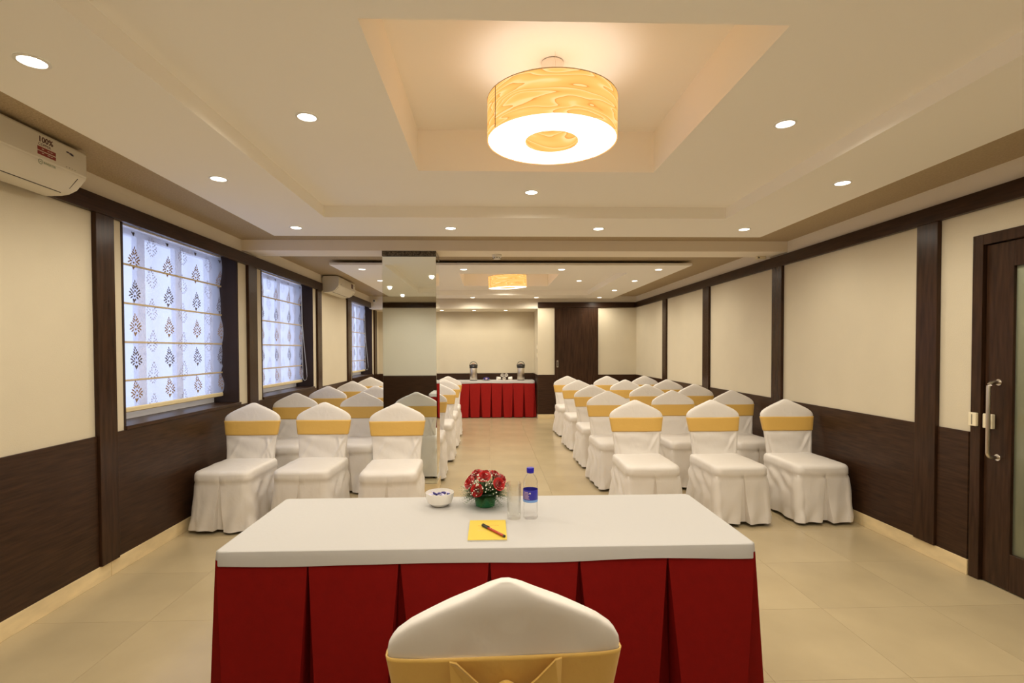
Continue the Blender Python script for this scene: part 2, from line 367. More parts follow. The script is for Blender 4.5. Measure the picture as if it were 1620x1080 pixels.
def leafpoly(cx, cy, l, wd, a):
    pts = [(-.5, 0), (-.15, .42), (.2, .5), (.5, 0), (.2, -.5), (-.15, -.42)]
    return [(cx+l*p*math.cos(a)-wd*q*math.sin(a), cy+l*p*math.sin(a)+wd*q*math.cos(a)) for p, q in pts]
def motif(style):
    """polygons of a spade-shaped damask ornament, 1 unit tall"""
    P = []
    if style == 'solid':
        P.append([(0, -.5), (.11, -.33), (.06, -.29), (0, -.34), (-.06, -.29), (-.11, -.33)])
        P.append(leafpoly(0, .43, .16, .07, PI/2)); P.append(leafpoly(0, .02, .12, .10, PI/2)); P.append(leafpoly(0, -.19, .10, .13, PI/2))
        rows = [(.33, .06, 60, .13), (.24, .10, 50, .15), (.14, .13, 40, .16), (.05, .22, 35, .20), (-.05, .27, 20, .20), (-.13, .17, 10, .17), (-.18, .28, -25, .16), (-.25, .17, -35, .18), (-.04, .11, 60, .14), (.19, .04, 75, .14)]
        for v, u, a, l in rows:
            for s in (1, -1): P.append(leafpoly(s*u, v, l*1.05, .074, math.radians(a) if s > 0 else PI-math.radians(a)))
    else:
        rows = [(.44, .03, 70, .10), (.33, .08, 60, .11), (.22, .14, 55, .11), (.12, .12, 30, .10), (.06, .23, 50, .12), (-.04, .30, 60, .11), (-.12, .22, 10, .11), (-.17, .31, -60, .12), (-.27, .22, -45, .12), (-.36, .13, -50, .11), (-.44, .05, -50, .10), (-.02, .1, 60, .12), (-.2, .1, -10, .12), (.26, .05, 75, .10)]
        for v, u, a, l in rows:
            for s in (1, -1): P.append(leafpoly(s*u, v, l*1.15, .040, math.radians(a) if s > 0 else PI-math.radians(a)))
    return P
MOT = {s: motif(s) for s in ('solid', 'line')}
def blind(y0, y1, label, cord, seed):
    X = XL-.15; zt, zb = ZH-.035, .985
    root = tag(empty('roman_blind', (X, (y0+y1)/2, zb)), label, 'blind', 'sheer damask roman blinds')
    rods = [2.024, 1.752, 1.479, 1.21]
    stops = [zt]+rods+[zb+.03]
    def bulge(y, z):
        for a, b in zip(stops, stops[1:]):
            if b <= z <= a:
                t = (a-z)/(a-b); d = .012*math.sin(PI*t)+.004*t; break
        else: d = 0
        edge = max(0, 1-(y1-y)/.12)
        return d*(1+1.2*edge*(z < 1.3))+.003*noise.noise(Vector((y*3, z*2, seed)))+edge*.012*math.sin(z*9)
    bm = bmesh.new(); ny, nz = 30, 44; gr = []
    L = root.location
    for i in range(nz+1):
        z = zt+(zb+.02-zt)*i/nz
        gr.append([bm.verts.new((bulge(y, z), y-L.y, z-L.z)) for y in [y0+(y1-y0)*j/ny for j in range(ny+1)]])
    for i in range(nz):
        for j in range(ny): bm.faces.new((gr[i][j], gr[i][j+1], gr[i+1][j+1], gr[i+1][j]))
    bm_obj('fabric', bm, 'sheer', root, None, True)
    for z in rods:
        bm = bmesh.new(); d = .006
        add_box(bm, d, d+.008, y0-L.y, y1-L.y, z-.007-L.z, z+.007-L.z, .002); bm_obj('rod', bm, 'rod', root)
    bm = bmesh.new(); add_box(bm, -.004, .018, y0-L.y, y1-L.y, 0, .036, .006); bm_obj('bottom_hem', bm, 'hem', root)
    bm = bmesh.new(); add_box(bm, -.03, .012, y0-L.y, y1-L.y, zt-.012-L.z, zt+.03-L.z-.005, .002); bm_obj('head_rail', bm, 'upvc', root)
    sets = {'mbrown': [], 'mdark': [], 'mlight': []}
    ya = 3.785-3.475
    for c in range(5):
        y = y0+.02+ya-.02+c*.392
        if y-.04 < y1:
            for r in range(6):
                sets['mbrown' if r % 2 else 'mdark'].append((y, 2.318-r*.238, 'solid'))
        yb = y+.193
        if yb < y1:
            for r in range(6): sets['mlight'].append((yb, 2.205-r*.238, 'line'))
        yb = y-.2
        if c == 0 and yb > y0:
            for r in range(6): sets['mlight'].append((yb, 2.205-r*.238, 'line'))
    for mk, lst in sets.items():
        bm = bmesh.new()
        for y, z, st in lst:
            for P in MOT[st]:
                vs = []
                ok = True
                for u, v in P:
                    yy_, zz = y+u*.175, z+v*.168
                    if not (y0 < yy_ < y1 and zb+.03 < zz < zt-.02): ok = False; break
                    vs.append((bulge(yy_, zz)+.002, yy_-L.y, zz-L.z))
                if ok: bm.faces.new([bm.verts.new(v) for v in vs])
        o = bm_obj('printed_motifs', bm, mk, root); o['kind'] = 'stuff'
    if cord:
        yc = y1+.012; pts = []
        for k in range(25):
            t = k/24; z = zt-.02-(zt-1.06)*min(1, t*1.15)
            pts.append((.02+.05*max(0, t-.3)**1.5, yc-L.y-.004*t, z-L.z))
        pl = []
        z0 = 1.06
        for k in range(9):
            a = PI*k/8; pl.append((.05-.028*math.cos(a)*-1, yc-L.y, z0-.03*math.sin(a)-L.z))
        path = [(.012, yc-L.y, zt-.02-L.z), (.014, yc-L.y, 1.6-L.z), (.02, yc-L.y, 1.05-L.z), (.028, yc-L.y, 1.02-L.z), (.045, yc-L.y, 1.005-L.z), (.065, yc-L.y, 1.02-L.z), (.075, yc-L.y, 1.06-L.z), (.07, yc-L.y, 1.15-L.z), (.035, yc-L.y, 1.55-L.z), (.018, yc-L.y, 1.8-L.z), (.013, yc-L.y, zt-.02-L.z)]
        tube_obj('pull_cord', path, .0035, 'cord', root, 6)
for n, (a, b) in enumerate(WINS, 1): window(n, a, b)
blind(3.50, 5.018, 'sheer damask roman blind in the window beside the first pilaster, no cord showing', False, 1.3)
blind(5.575, 7.112, 'sheer damask roman blind with hanging cord in the middle window', True, 4.1)
blind(9.165, 10.68, 'sheer damask roman blind with hanging cord below the far air conditioner', True, 8.2)
# ------------------------------------------------------------------ doors
d1 = struct(empty('door_1', (XR, (DY0+DY1)/2, 0)), 'dark wood door with frosted glass and steel pull handle')
for nm, a, b, c, d in (('door_frame', DY0, DY0+.066, 0, 2.103), ('door_frame', DY1-.066, DY1, 0, 2.103), ('door_frame', DY0+.066, DY1-.066, 2.04, 2.103)):
    wbox(nm, d1, XR-.012, XR+.14, a, b, c, d, 'woodv', .002)
ly0, ly1, lx0, lx1 = DY0+.069, DY1-.069, XR+.012, XR+.055
gy0, gy1, gz0, gz1 = ly0+.16, 2.89, .222, 1.888
leaf = empty('door_leaf', (lx0-XR, (ly0+ly1)/2-d1.location.y, 0), 0, d1)
def lb(name, x0, x1, y0, y1, z0, z1, m, bev=.002, par=None):
    return box(name, x0-lx0, x1-lx0, y0-(ly0+ly1)/2, y1-(ly0+ly1)/2, z0, z1, m, leaf, bev)
lb('stile', lx0, lx1, gy1, ly1, .006, 2.037, 'woodv'); lb('stile', lx0, lx1, ly0, gy0, .006, 2.037, 'woodv')
lb('rail', lx0, lx1, gy0, gy1, .006, gz0, 'woodv'); lb('rail', lx0, lx1, gy0, gy1, gz1, 2.037, 'woodv')
lb('glass_pane', lx0+.018, lx0+.026, gy0, gy1, gz0, gz1, 'frost', 0)
hy = 2.965; hx = lx0
bm = bmesh.new(); path = [(hx, hy, 1.215), (hx-.035, hy, 1.215)]
for k in range(1, 6):
    a = PI/2*k/5; path.append((hx-.035-.03*math.sin(a), hy, 1.215-.03*(1-math.cos(a))))
path2 = [(p[0], p[1], 1.985-p[2]) for p in path[::-1]]
L0 = Vector((lx0, (ly0+ly1)/2, 0))
add_tube(bm, [Vector(p)-L0 for p in path+path2], .011, 12); bm_obj('pull_handle', bm, 'steel', leaf, None, True, .9)
for z in (1.215, .77):
    bm = bmesh.new(); add_tube(bm, [Vector((hx-.006, hy, z))-L0, Vector((hx+.001, hy, z))-L0], .019, 16); bm_obj('handle_rose', bm, 'chrome', leaf, None, True, .6)
lk = lb('door_lock', hx-.022, hx, 2.985, 3.045, .935, 1.022, 'ivory', .003)
bm = bmesh.new(); add_tube(bm, [(-.014, -.012, .044), (-.03, -.012, .044)], .012, 12); bmesh.ops.translate(bm, vec=lk.location, verts=bm.verts); bm_obj('lock_knob', bm, 'ivory', leaf, None, True, .6)
wbox('strike_box', d1, XR-.03, XR-.012, DY1-.056, DY1-.004, .94, 1.022, 'ivory', .003)
wbox('strike_slot', d1, XR-.0315, XR-.03, DY1-.031, DY1-.027, .95, 1.012, 'acdark')
# corridor glimpsed through the glass
shell('wall_corridor', [(XR+1.5, XR+1.6, .6, 4.4, 0, 2.6), (XR+.2, XR+1.6, .5, .6, 0, 2.6), (XR+.2, XR+1.6, 4.4, 4.5, 0, 2.6), (XR+.2, XR+1.6, .5, 4.5, 2.6, 2.7)], 'corr', 'beige corridor wall behind the glazed door')
struct(box('floor_corridor', XR+.2, XR+1.6, .5, 4.5, -.12, 0, 'tile'), 'tiled corridor floor behind the glazed door')
struct(box('door_threshold', XR+.0, XR+.2, DY0, DY1, -.12, -.001, 'tile'), 'stone threshold under the glazed door')
# sliding door in the end wall
d2 = struct(empty('door_2', ((SD0+SD1)/2, YB, 0)), 'plain dark wood sliding door beside the tea alcove')
wbox('door_leaf', d2, SD0, SD1, YB-.022, YB, .004, ZT0-.006, 'woodv', .002)
wbox('jamb_strip', d2, SD0-.004, SD0+.02, YB-.034, YB-.022, .004, ZT0-.003, 'woodv', .001); wbox('jamb_strip', d2, SD1-.02, SD1+.004, YB-.034, YB-.022, .004, ZT0-.003, 'woodv', .001)
wbox('recessed_pull', d2, 1.362, 1.398, YB-.026, YB-.022, 1.05, 1.19, 'steel', .002)
wbox('pull_slot', d2, 1.37, 1.39, YB-.0275, YB-.026, 1.07, 1.17, 'acdark')
# ------------------------------------------------------------------ downlights and pendant lamps
ring_me = lens_me = None
def downlight(x, y, z, label, group, data=None):
    global ring_me, lens_me
    root = tag(empty('downlight', (x, y, z)), label, 'downlight', group)
    if ring_me is None:
        bm = bmesh.new(); lathe(bm, [(.052, -.001), (.053, -.004), (.042, -.006), (.041, -.001)], 20, cap0=False, cap1=False); ring_me = bpy.data.meshes.new('trim_ring'); bm.to_mesh(ring_me); bm.free(); ring_me.materials.append(M['white'])
        bm = bmesh.new(); lathe(bm, [(.041, -.002), (.036, -.0045), (.018, -.0055)], 20, cap0=False); lens_me = bpy.data.meshes.new('lens'); bm.to_mesh(lens_me); bm.free(); lens_me.materials.append(M['led'])
    for nm, me in (('trim_ring', ring_me), ('lens', lens_me)):
        o = bpy.data.objects.new(nm, me); COL.objects.link(o); o.parent = root
    l = bpy.data.objects.new('bulb', data or SPOT_DATA); COL.objects.link(l); l.parent = root; l.location = (0, 0, -.012)
SPOT_DATA = bpy.data.lights.new('downlight_bulb', 'SPOT'); SPOT_DATA.energy = SPOT_W; SPOT_DATA.color = WARM; SPOT_DATA.spot_size = math.radians(172); SPOT_DATA.spot_blend = .70; SPOT_DATA.shadow_soft_size = .03
ALC_DATA = SPOT_DATA.copy(); ALC_DATA.energy = SPOT_W*.36
NEAR, FAR = 'in the ceiling above the speaker table', 'in the ceiling near the tea alcove'
ORD = ('nearest', 'second from', 'third from', 'farthest from')
for k, (cy, p0, p1) in enumerate(bays):
    bay = ('near', 'far')[k]; grp = 'downlights in the %s ceiling border' % bay
    rows = (.64, 1.88, 3.125, 4.35) if k == 0 else (6.57, 7.66, 8.9, 10.12)
    for i, y in enumerate(rows):
        o_ = ORD[3-i] if k == 0 else ORD[i]
        for x, sd in ((-1.587, 'window'), (2.16, 'door')): downlight(x, y, ZP, 'downlight on the %s-wall side of the %s ceiling border, %s the beam' % (sd, bay, o_), grp)
        if i in (0, 3):
            for x, sd in ((-.318, 'window'), (.92, 'door')): downlight(x, y, ZP, 'inner downlight of the %s border row %s the beam, toward the %s wall' % (bay, o_, sd), grp)
    for dx, dy, sd in ((-1.148, 0, 'on its window side'), (1.148, .02, 'on its door side'), (0, 1.145, 'on its far side'), (0, -1.145, 'on its speaker side')):
        downlight(LX+dx, cy+dy, Z3, 'downlight in the raised tray beside the %s lamp recess, %s' % (bay, sd), 'downlights in the %s raised tray' % bay)
for x, o_ in ((-1.66, 'nearest the window wall'), (-.99, 'second from the window wall'), (-.315, 'third from the window wall'), (.35, 'farthest from the window wall')): downlight(x, 10.93, 2.24, 'downlight in the soffit over the tea table, '+o_, 'downlights in the alcove soffit', ALC_DATA)
def pendant(cy, label, tilt):
    zb, h, R, r = 2.395, .185, .303, .121
    root = tag(empty('pendant_lamp', (LX, cy-.03, zb)), label, 'lamp', 'wood veneer drum lamps')
    root.rotation_euler = tilt
    lathe_obj('drum_shade', [(R, 0), (R, h), (R-.003, h), (R-.003, 0)], 'veneer', root, None, 64, False, False)
    lathe_obj('inner_shade', [(r, 0), (r, h-.02), (r+.003, h-.02), (r+.003, 0)], 'veneer', root, None, 40, False, False)
    lathe_obj('diffuser', [(R-.004, .002), (R-.004, .006), (r+.003, .006), (r+.003, .002), (R-.004, .002)], 'diffuser', root, None, 64, False, False)
    lathe_obj('rim', [(R+.001, h-.003), (R+.0015, h+.001), (R-.004, h+.001)], 'rod', root, None, 64, False, False)
    bm = bmesh.new(); a = math.radians(208)
    add_box(bm, R-.001, R+.0015, -.0015, .0015, .002, h-.003); bmesh.ops.rotate(bm, verts=bm.verts, matrix=Matrix.Rotation(a, 3, 'Z')); bm_obj('seam', bm, 'acdark', root)
    zc = ZK-zb
    lathe_obj('canopy', [(.052, zc-.004), (.052, zc-.05), (.048, zc-.055), (.012, zc-.057)], 'chrome', root, None, 28, False, True)
    tube_obj('cable', [(0, 0, zc-.055), (.004, 0, h+.06), (0, 0, h-.03)], .004, 'white', root, 6)
    for ang in (40, 140, 270):
        c, s = math.cos(math.radians(ang)), math.sin(math.radians(ang))
        tube_obj('suspension_wire', [(.10*c, .10*s, zc-.006), (.155*c, .155*s, h+.0), (.19*c, .19*s, h-.03)], .0011, 'steel', root, 5)
    for ang in (0, 90, 180, 270):
        c, s = math.cos(math.radians(ang)), math.sin(math.radians(ang)); bm = bmesh.new()
        add_tube(bm, [(r*c, r*s, h-.03), (R*c-.002*c, R*s-.002*s, h-.03)], .003, 6); bm_obj('spoke', bm, 'white', root)
    ld = bpy.data.lights.new('lamp_bulb', 'POINT'); ld.energy = LAMP_W; ld.color = (1, .54, .21); ld.shadow_soft_size = .05
    for ang in (45, 135, 225, 315):
        c, s_ = .21*math.cos(math.radians(ang)), .21*math.sin(math.radians(ang))
        l = bpy.data.objects.new('bulb', ld); COL.objects.link(l); l.parent = root; l.location = (c, s_, .075)
        lathe_obj('bulb_holder', [(.012, .008), (.012, .02), (.006, .022)], 'white', root, (c, s_, 0), 10)
pendant(bays[0][0], 'round wood veneer drum lamp glowing above the speaker table', (0, math.radians(.6), 0))
pendant(bays[1][0], 'tilted round wood veneer drum lamp glowing near the tea alcove', (math.radians(2), math.radians(-2.5), 0))
# ------------------------------------------------------------------ covered chairs
WZ = [(.40, .198), (.45, .203), (.55, .206), (.66, .216), (.74, .229), (.80, .238), (.818, .239), (.832, .234), (.849, .221), (.870, .193), (.885, .165), (.908, .118), (.925, .078), (.935, .055), (.944, .038), (.950, .024), (.954, .012)]
def wz(z):
    for (a, u), (b, v) in zip(WZ, WZ[1:]):
        if a <= z <= b: return u+(v-u)*(z-a)/(b-a)
    return WZ[0][1] if z < .45 else .01
def yc(z): return .0+.075*max(0, (z-.42)/.535)**1.15
def folds(seed):
    rg = random.Random(int(seed*100)); out = []
    for k in range(7): out.append((rg.uniform(-.19, .19), rg.uniform(-.75, .75), rg.uniform(.009, .017), rg.uniform(.003, .0075)*rg.choice((1, 1, -1)), rg.uniform(.48, .60)))
    return out
FOLD = {}
def back_ring(z, off=0, n=92, seed=0, amp=.0):
    wd, t = wz(z)+off, .027+off; out = []
    if seed not in FOLD: FOLD[seed] = folds(seed)
    if z > .90: t = .027*math.sqrt(max(.16, 1-((z-.90)/.058)**2))
    for k in range(n):
        a = 2*PI*k/n; c, s = math.cos(a), math.sin(a)
        x = wd*math.copysign(abs(c)**.5, c); y = t*math.copysign(abs(s)**.42, s)
        d = amp*noise.noise(Vector((x*7+z*9, z*5-x*4, seed)))*(1 if z < .66 else .3)
        if amp > .005 and z < .675:
            for x0, sl, wdt, am, zc_ in FOLD[seed]:
                xx = x-(x0+sl*(z-zc_)); d += am*math.exp(-(xx/wdt)**2)*min(1, (.675-z)/.05)*(1 if z > .47 else max(0, (z-.42)/.05))
        out.append((x, yc(z)+y+d*(1.3 if s > 0 else -1.3)*min(1, abs(s)*3), z))
    return out
def seat_cover(seed):
    """seat top, edge band and pleated skirt as one draped cloth"""
    bm = bmesh.new(); rings = []
    def perim(hw, yf, yr, rf, g=0, gin=0, wob=None, z=0):
        pts = []
        nf = 14
        # front edge from -x to +x, with the inverted pleat in its middle
        for k in range(nf):
            x = -hw+rf+(hw-rf-.045)*k/(nf-1); pts.append((x, yf, 0, -1))
        pts += [(-g-.001, yf, 0, -1), (-g*.75, yf+gin, 0, 0), (g*.75, yf+gin, 0, 0), (g+.001, yf, 0, -1)]
        for k in range(nf):
            x = .045+(hw-rf-.045)*k/(nf-1); pts.append((x, yf, 0, -1))
        for k in range(1, 6):
            a = -PI/2+PI/2*k/6; pts.append((hw-rf+rf*math.cos(a), yf+rf+rf*math.sin(a), math.cos(a), math.sin(a)))
        ns = 22
        for k in range(ns): pts.append((hw, yf+rf+(yr-.03-yf-rf)*k/(ns-1), 1, 0))
        for k in range(1, 4):
            a = PI/2*k/4; pts.append((hw-.03+.03*math.cos(a), yr-.03+.03*math.sin(a), math.cos(a), math.sin(a)))
        nb = 22
        for k in range(nb): pts.append((hw-.03-2*(hw-.03)*k/(nb-1), yr, 0, 1))
        for k in range(1, 4):
            a = PI/2+PI/2*k/4; pts.append((-hw+.03+.03*math.cos(a), yr-.03+.03*math.sin(a), math.cos(a), math.sin(a)))
        for k in range(ns): pts.append((-hw, yr-.03-(yr-.03-yf-rf)*k/(ns-1), -1, 0))
        for k in range(1, 6):
            a = PI+PI/2*k/6; pts.append((-hw+rf+rf*math.cos(a), yf+rf+rf*math.sin(a), math.cos(a), math.sin(a)))
        out = []
        for i, (x, y, nx, ny) in enumerate(pts):
            d = wob(x, y, i) if wob else 0
            if y < yf+.3: y -= .022*(1-(x/hw)**2)*max(0, 1-(y-yf)/.3)
            out.append((x+nx*d, y+ny*d, z+(wobz(x, y) if z < .06 else 0)))
        return out
    def wobz(x, y): return .010*noise.noise(Vector((x*6, y*6, seed+3)))+.004
    HW, YF_, YR = .222, -.50, .045
    for sc, z in ((.25, .488), (.6, .486), (.86, .480), (.95, .472), (.985, .461), (1.0, .447)):
        cx, cy = 0, (YF_+YR)/2
        rings.append([(cx+(x-cx)*sc, cy+(y-cy)*sc, z+.004*noise.noise(Vector((x*9*sc, y*9*sc, seed)))) for x, y, _ in perim(HW, YF_, YR, .055)])
    rings.append(perim(HW+.001, YF_-.001, YR, .055, .001, .001, lambda x, y, i: .002*noise.noise(Vector((x*14, y*14, seed+1))), .425))
    rings.append(perim(HW+.001, YF_-.001, YR, .055, .001, .001, None, .402))
    rings.append(perim(HW-.0022, YF_+.0022, YR, .055, .001, .001, None, .397))
    N = 14
    for k in range(1, N+1):
        t = k/N; z = .390+(.022-.390)*t
        fl = .030*t
        def wob(x, y, i, t=t):
            side = .011*noise.noise(Vector((x*11+t*1.5, y*11-t*2.2, seed+7)))+.007*math.sin(y*34+seed*3+2.4*t)*(abs(x) > .18)
            gath = .007*math.sin((y*30+t*16)+seed*2)*max(0, 1-abs(t-.2)/.38)*(abs(x) > .18)*(1 if y > -.38 else max(0, (y+.46)/.08))+.0035*math.sin(x*52+seed*5+t*3)*t*(y < YF_+.05)
            return 1.5*side*(.25+.75*t)+1.5*gath
        rings.append(perim(HW+fl*.75, YF_-fl, YR+fl*.55, .05, .003+.036*t, .004+.045*t, wob, z))
    add_loft(bm, rings, True, False)
    me = bpy.data.meshes.new('seat_cover'); bmesh.ops.recalc_face_normals(bm, faces=bm.faces); bm.to_mesh(me); bm.free()
    for p in me.polygons: p.use_smooth = True
    me.set_sharp_from_angle(angle=1.0); me.materials.append(M['cloth']); return me
def back_cover(seed):
    bm = bmesh.new(); zs = [.40+.0125*k for k in range(34)]+[.825, .838, .85, .86, .87, .88, .89, .90, .91, .92, .93, .938, .944, .949, .9525, .954]
    add_loft(bm, [back_ring(z, 0, 92, seed, .008) for z in zs])
    me = bpy.data.meshes.new('back_cover'); bmesh.ops.recalc_face_normals(bm, faces=bm.faces); bm.to_mesh(me); bm.free()
    for p in me.polygons: p.use_smooth = True
    me.materials.append(M['cloth']); return me
def sash_mesh(seed):
    bm = bmesh.new(); zs = [.677+.0103*k for k in range(13)]
    rings = []
    for z in zs:
        r = back_ring(z, .005, 92, seed+5, .004)
        rings.append([(x, y, zz+.006*noise.noise(Vector((x*3.5, y, seed)))) for x, y, zz in r])
    add_loft(bm, [back_ring(zs[0], .001, 92, 0, 0)]+rings+[back_ring(zs[-1], .001, 92, 0, 0)], False, False)
    me = bpy.data.meshes.new('sash'); bmesh.ops.recalc_face_normals(bm, faces=bm.faces); bm.to_mesh(me); bm.free()
    for p in me.polygons: p.use_smooth = True
    me.materials.append(M['gold']); return me
VAR = [(seat_cover(s), back_cover(s), sash_mesh(s)) for s in (1.7, 4.9, 8.3, 12.6)]
bm = bmesh.new(); add_loft(bm, [[(-.012, -.012, .0), (.012, -.012, 0), (.012, .012, 0), (-.012, .012, 0)], [(-.014, -.014, .012), (.014, -.014, .012), (.014, .014, .012), (-.014, .014, .012)], [(-.013, -.013, .35), (.013, -.013, .35), (.013, .013, .35), (-.013, .013, .35)]])
leg_me = bpy.data.meshes.new('leg'); bm.to_mesh(leg_me); bm.free(); leg_me.materials.append(M['black'])
def chair(x, y, rz, v, label, group):
    root = tag(empty('covered_chair', (x, y, 0), rz), label, 'chair', group)
    for nm, me in zip(('seat_cover', 'back_cover', 'sash'), VAR[v % 4]): link(nm, me, None, root)
    for lx in (-.186, .186):
        for ly in (-.455, .025):
            link('leg', leg_me, None, root, (lx, ly, 0))
    return root
ROWN = ['front row', 'second row', 'third row', 'fourth row', 'last row']
rowY = [4.60, 5.65, 6.66, 7.73, 8.80]
R_X = [(1.325, 2.02, 2.705), (1.315, 2.045, 2.70), (1.335, 2.07, 2.70), (1.335, 2.06, 2.70), (1.35, 2.03, 2.68)]
L_X = [(-2.085, -1.47, -.80), (-2.10, -1.39, -.74), (-2.07, -1.47, -.70), (-2.04, -1.40, -.70), (-2.02, -1.40, -.72)]
SR = ['on the aisle', 'in the middle seat', 'against the wainscot']
SL = ['under the windows', 'in the middle seat', 'on the aisle']
random.seed(3); v = 0
for r in range(5):
    for c in range(3):
        jr = random.uniform(-.03, .03); jy = random.uniform(-.025, .025)
        dy = {(4, 0): .06}.get((r, c), 0)
        chair(R_X[r][c], rowY[r]+jy+dy, jr, v, 'white covered chair with gold sash, %s of the door-side block, %s' % (ROWN[r], SR[c]), 'covered chairs in the door-side block'); v += 1
        jr = random.uniform(-.03, .03); jy = random.uniform(-.025, .025)
        yy_ = rowY[r]+jy+(-.03 if r == 0 else 0)
        if c == 2 and r == 1: yy_ = 6.10
        if c == 2 and r > 1: yy_ = (0, 0, 7.05, 8.0, 8.98)[r]
        chair(L_X[r][c], yy_-(.09 if (c == 2 and r == 0) else 0), jr, v, 'white covered chair with gold sash, %s of the window-side block, %s' % (ROWN[r], SL[c]), 'covered chairs in the window-side block'); v += 3
pres = chair(.028, 1.115, PI+.03, 1, "white covered chair with gold bow, pulled up to the speaker's table", None)
# bow on the presenter chair's rear side (local +Y)
def fan(name, pts, th, parent, material='gold'):
    bm = bmesh.new(); a = [bm.verts.new(p) for p in pts]; b = [bm.verts.new((p[0], p[1]+th, p[2])) for p in pts]
    bm.faces.new(a[::-1]); bm.faces.new(b); n = len(pts)
    for i in range(n): bm.faces.new((a[i], a[(i+1) % n], b[(i+1) % n], b[i]))
    return bm_obj(name, bm, material, parent)
yb = yc(.74)+.044
for s in (-1, 1):
    fan('bow_loop', [(s*.012, yb+.012, .742), (s*.05, yb+.022, .762), (s*.098, yb+.018, .806), (s*.112, yb+.006, .802), (s*.108, yb+.004, .70), (s*.05, yb+.016, .715), (s*.012, yb+.012, .728)], .006, pres)
    fan('bow_tail', [(s*.008, yb+.006, .735), (s*.03, yb+.006, .73), (s*.10, yb+.004, .42), (s*.045, yb+.004, .40)], .004, pres)
bm = bmesh.new(); bmesh.ops.create_uvsphere(bm, u_segments=12, v_segments=8, radius=1); bmesh.ops.scale(bm, vec=(.024, .020, .026), verts=bm.verts); bmesh.ops.translate(bm, vec=(0, yb+.012, .735), verts=bm.verts); bm_obj('bow_knot', bm, 'gold', pres, None, True)
# ------------------------------------------------------------------ skirted tables
def table(name, x0, x1, y0, y1, zt, label, clabel, slabel, npan, seed, flare=.045, red='red', gap=1.0):
    root = tag(empty(name, ((x0+x1)/2, (y0+y1)/2, 0)), label, 'table', 'skirted banquet tables')
    hw, hd = (x1-x0)/2, (y1-y0)/2
    box('tabletop', -hw+.012, hw-.012, -hd+.012, hd-.012, zt-.03, zt-.003, 'woodh', root, .003)
    for sx in (-1, 1):
        for sy in (-1, 1): box('leg', sx*(hw-.1)-.015, sx*(hw-.1)+.015, sy*(hd-.1)-.015, sy*(hd-.1)+.015, 0, zt-.03, 'steel', root)
    # skirt: box pleats opening downwards
    P = 2*hw+2*hd+2*hw+2*hd; corners = [0, 2*hw, 2*hw+2*hd, 4*hw+2*hd, P]
    ks = []
    for (a, b), n in zip(zip(corners, corners[1:]), (npan, 2, npan, 2)):
        for k in range(n): ks.append((a+(b-a)*k/n, k == 0))
    def pos(s, off):
        s %= P
        if s < corners[1]: return (-hw+s, -hd-off)
        if s < corners[2]: return (hw+off, -hd+s-corners[1])
        if s < corners[3]: return (hw-(s-corners[2]), hd+off)
        return (-hw-off, hd-(s-corners[3]))
    rings = []; NR = 12
    for r in range(NR+1):
        t = r/NR; z = (zt-.03)+(.012-(zt-.03))*t; ring = []
        for i, (s, isc) in enumerate(ks):
            s2 = ks[(i+1) % len(ks)][0] if i+1 < len(ks) else P
            g = .0015+.062*gap*t**1.05*(1 if not isc else .6); fl = .002+flare*t*(1 if i < npan or npan+2 <= i < 2*npan+2 else 1.35)
            jig = .3*g*math.sin(i*2.7+seed)
            def out(ss, d): 
                x, y = pos(ss, d)
                if isc:   # corner pleat: push along the diagonal
                    pass
                return (x, y, z)
            ring.append(out(s+.6*g+jig, fl-.004-.11*t**.7)); ring.append(out(s+g+jig, fl))
            m_ = 9
            for k in range(1, m_):
                ss = s+g+jig+(s2-s-2*g-jig)*k/m_
                wv = (1.8-.8*gap)*.010*t*noise.noise(Vector((ss*5, t*1.2, seed)))+.006*t*math.sin(ss*22+seed)
                ring.append(out(ss, fl+wv))
            ring.append(out(s2-g, fl)); ring.append(out(s2-.6*g, fl-.004-.11*t**.7))
        rings.append(ring)
    bm = bmesh.new(); add_loft(bm, rings, False, False)
    sk = bm_obj('table_skirt', bm, red, root, None, True, .7); tag(sk, slabel)
    # cloth
    def rr(off, z, wav=0):
        pts = []; n = 40; c = .012
        for (ax, ay), (bx, by), (nx, ny), n in (((-hw+c, -hd), (hw-c, -hd), (0, -1), 44), ((hw, -hd+c), (hw, hd-c), (1, 0), 16), ((hw-c, hd), (-hw+c, hd), (0, 1), 44), ((-hw, hd-c), (-hw, -hd+c), (-1, 0), 16)):
            for k in range(n):
                x, y = ax+(bx-ax)*k/(n-1), ay+(by-ay)*k/(n-1)
                wv = noise.noise(Vector((x*2.2, y*2.2, seed+2)))
                pts.append((x+nx*(off+wav*.35*max(0, wv)), y+ny*(off+wav*.35*max(0, wv)), z+wav*wv))
        return pts
    bm = bmesh.new()
    add_loft(bm, [rr(-.006, zt), rr(-.002, zt), rr(.003, zt-.002), rr(.0045, zt-.006), rr(.006, zt-.02, .002), rr(.008, zt-.034, .004), rr(.0085, zt-.047, .012), rr(.005, zt-.046, .012), rr(.003, zt-.02, .0), rr(.0005, zt-.0025)], True, False)
    cl = bm_obj('tablecloth', bm, 'tablecloth', None, (root.location.x, root.location.y, 0), True, .8)
    # origin at cloth level
    tag(cl, clabel, 'tablecloth', 'white tablecloths'); return root
ZTAB = .75
table('speaker_table', -.914, .911, 1.745, 2.356, ZTAB, "long speaker's table with red box-pleated skirt, in front of the chairs", "white cloth over the speaker's table holding flowers and water", 'dark red box-pleated skirt', 6, 2.2, .05)
table('tea_table', -.86, .94, 10.74, 11.27, .762, 'tea table with red pleated skirt in the far alcove', 'white cloth over the tea table holding two airpots', 'red pleated skirt', 8, 6.4, .022, 'red2', .42)
# ------------------------------------------------------------------ things on the speaker table
zt = ZTAB+.0005
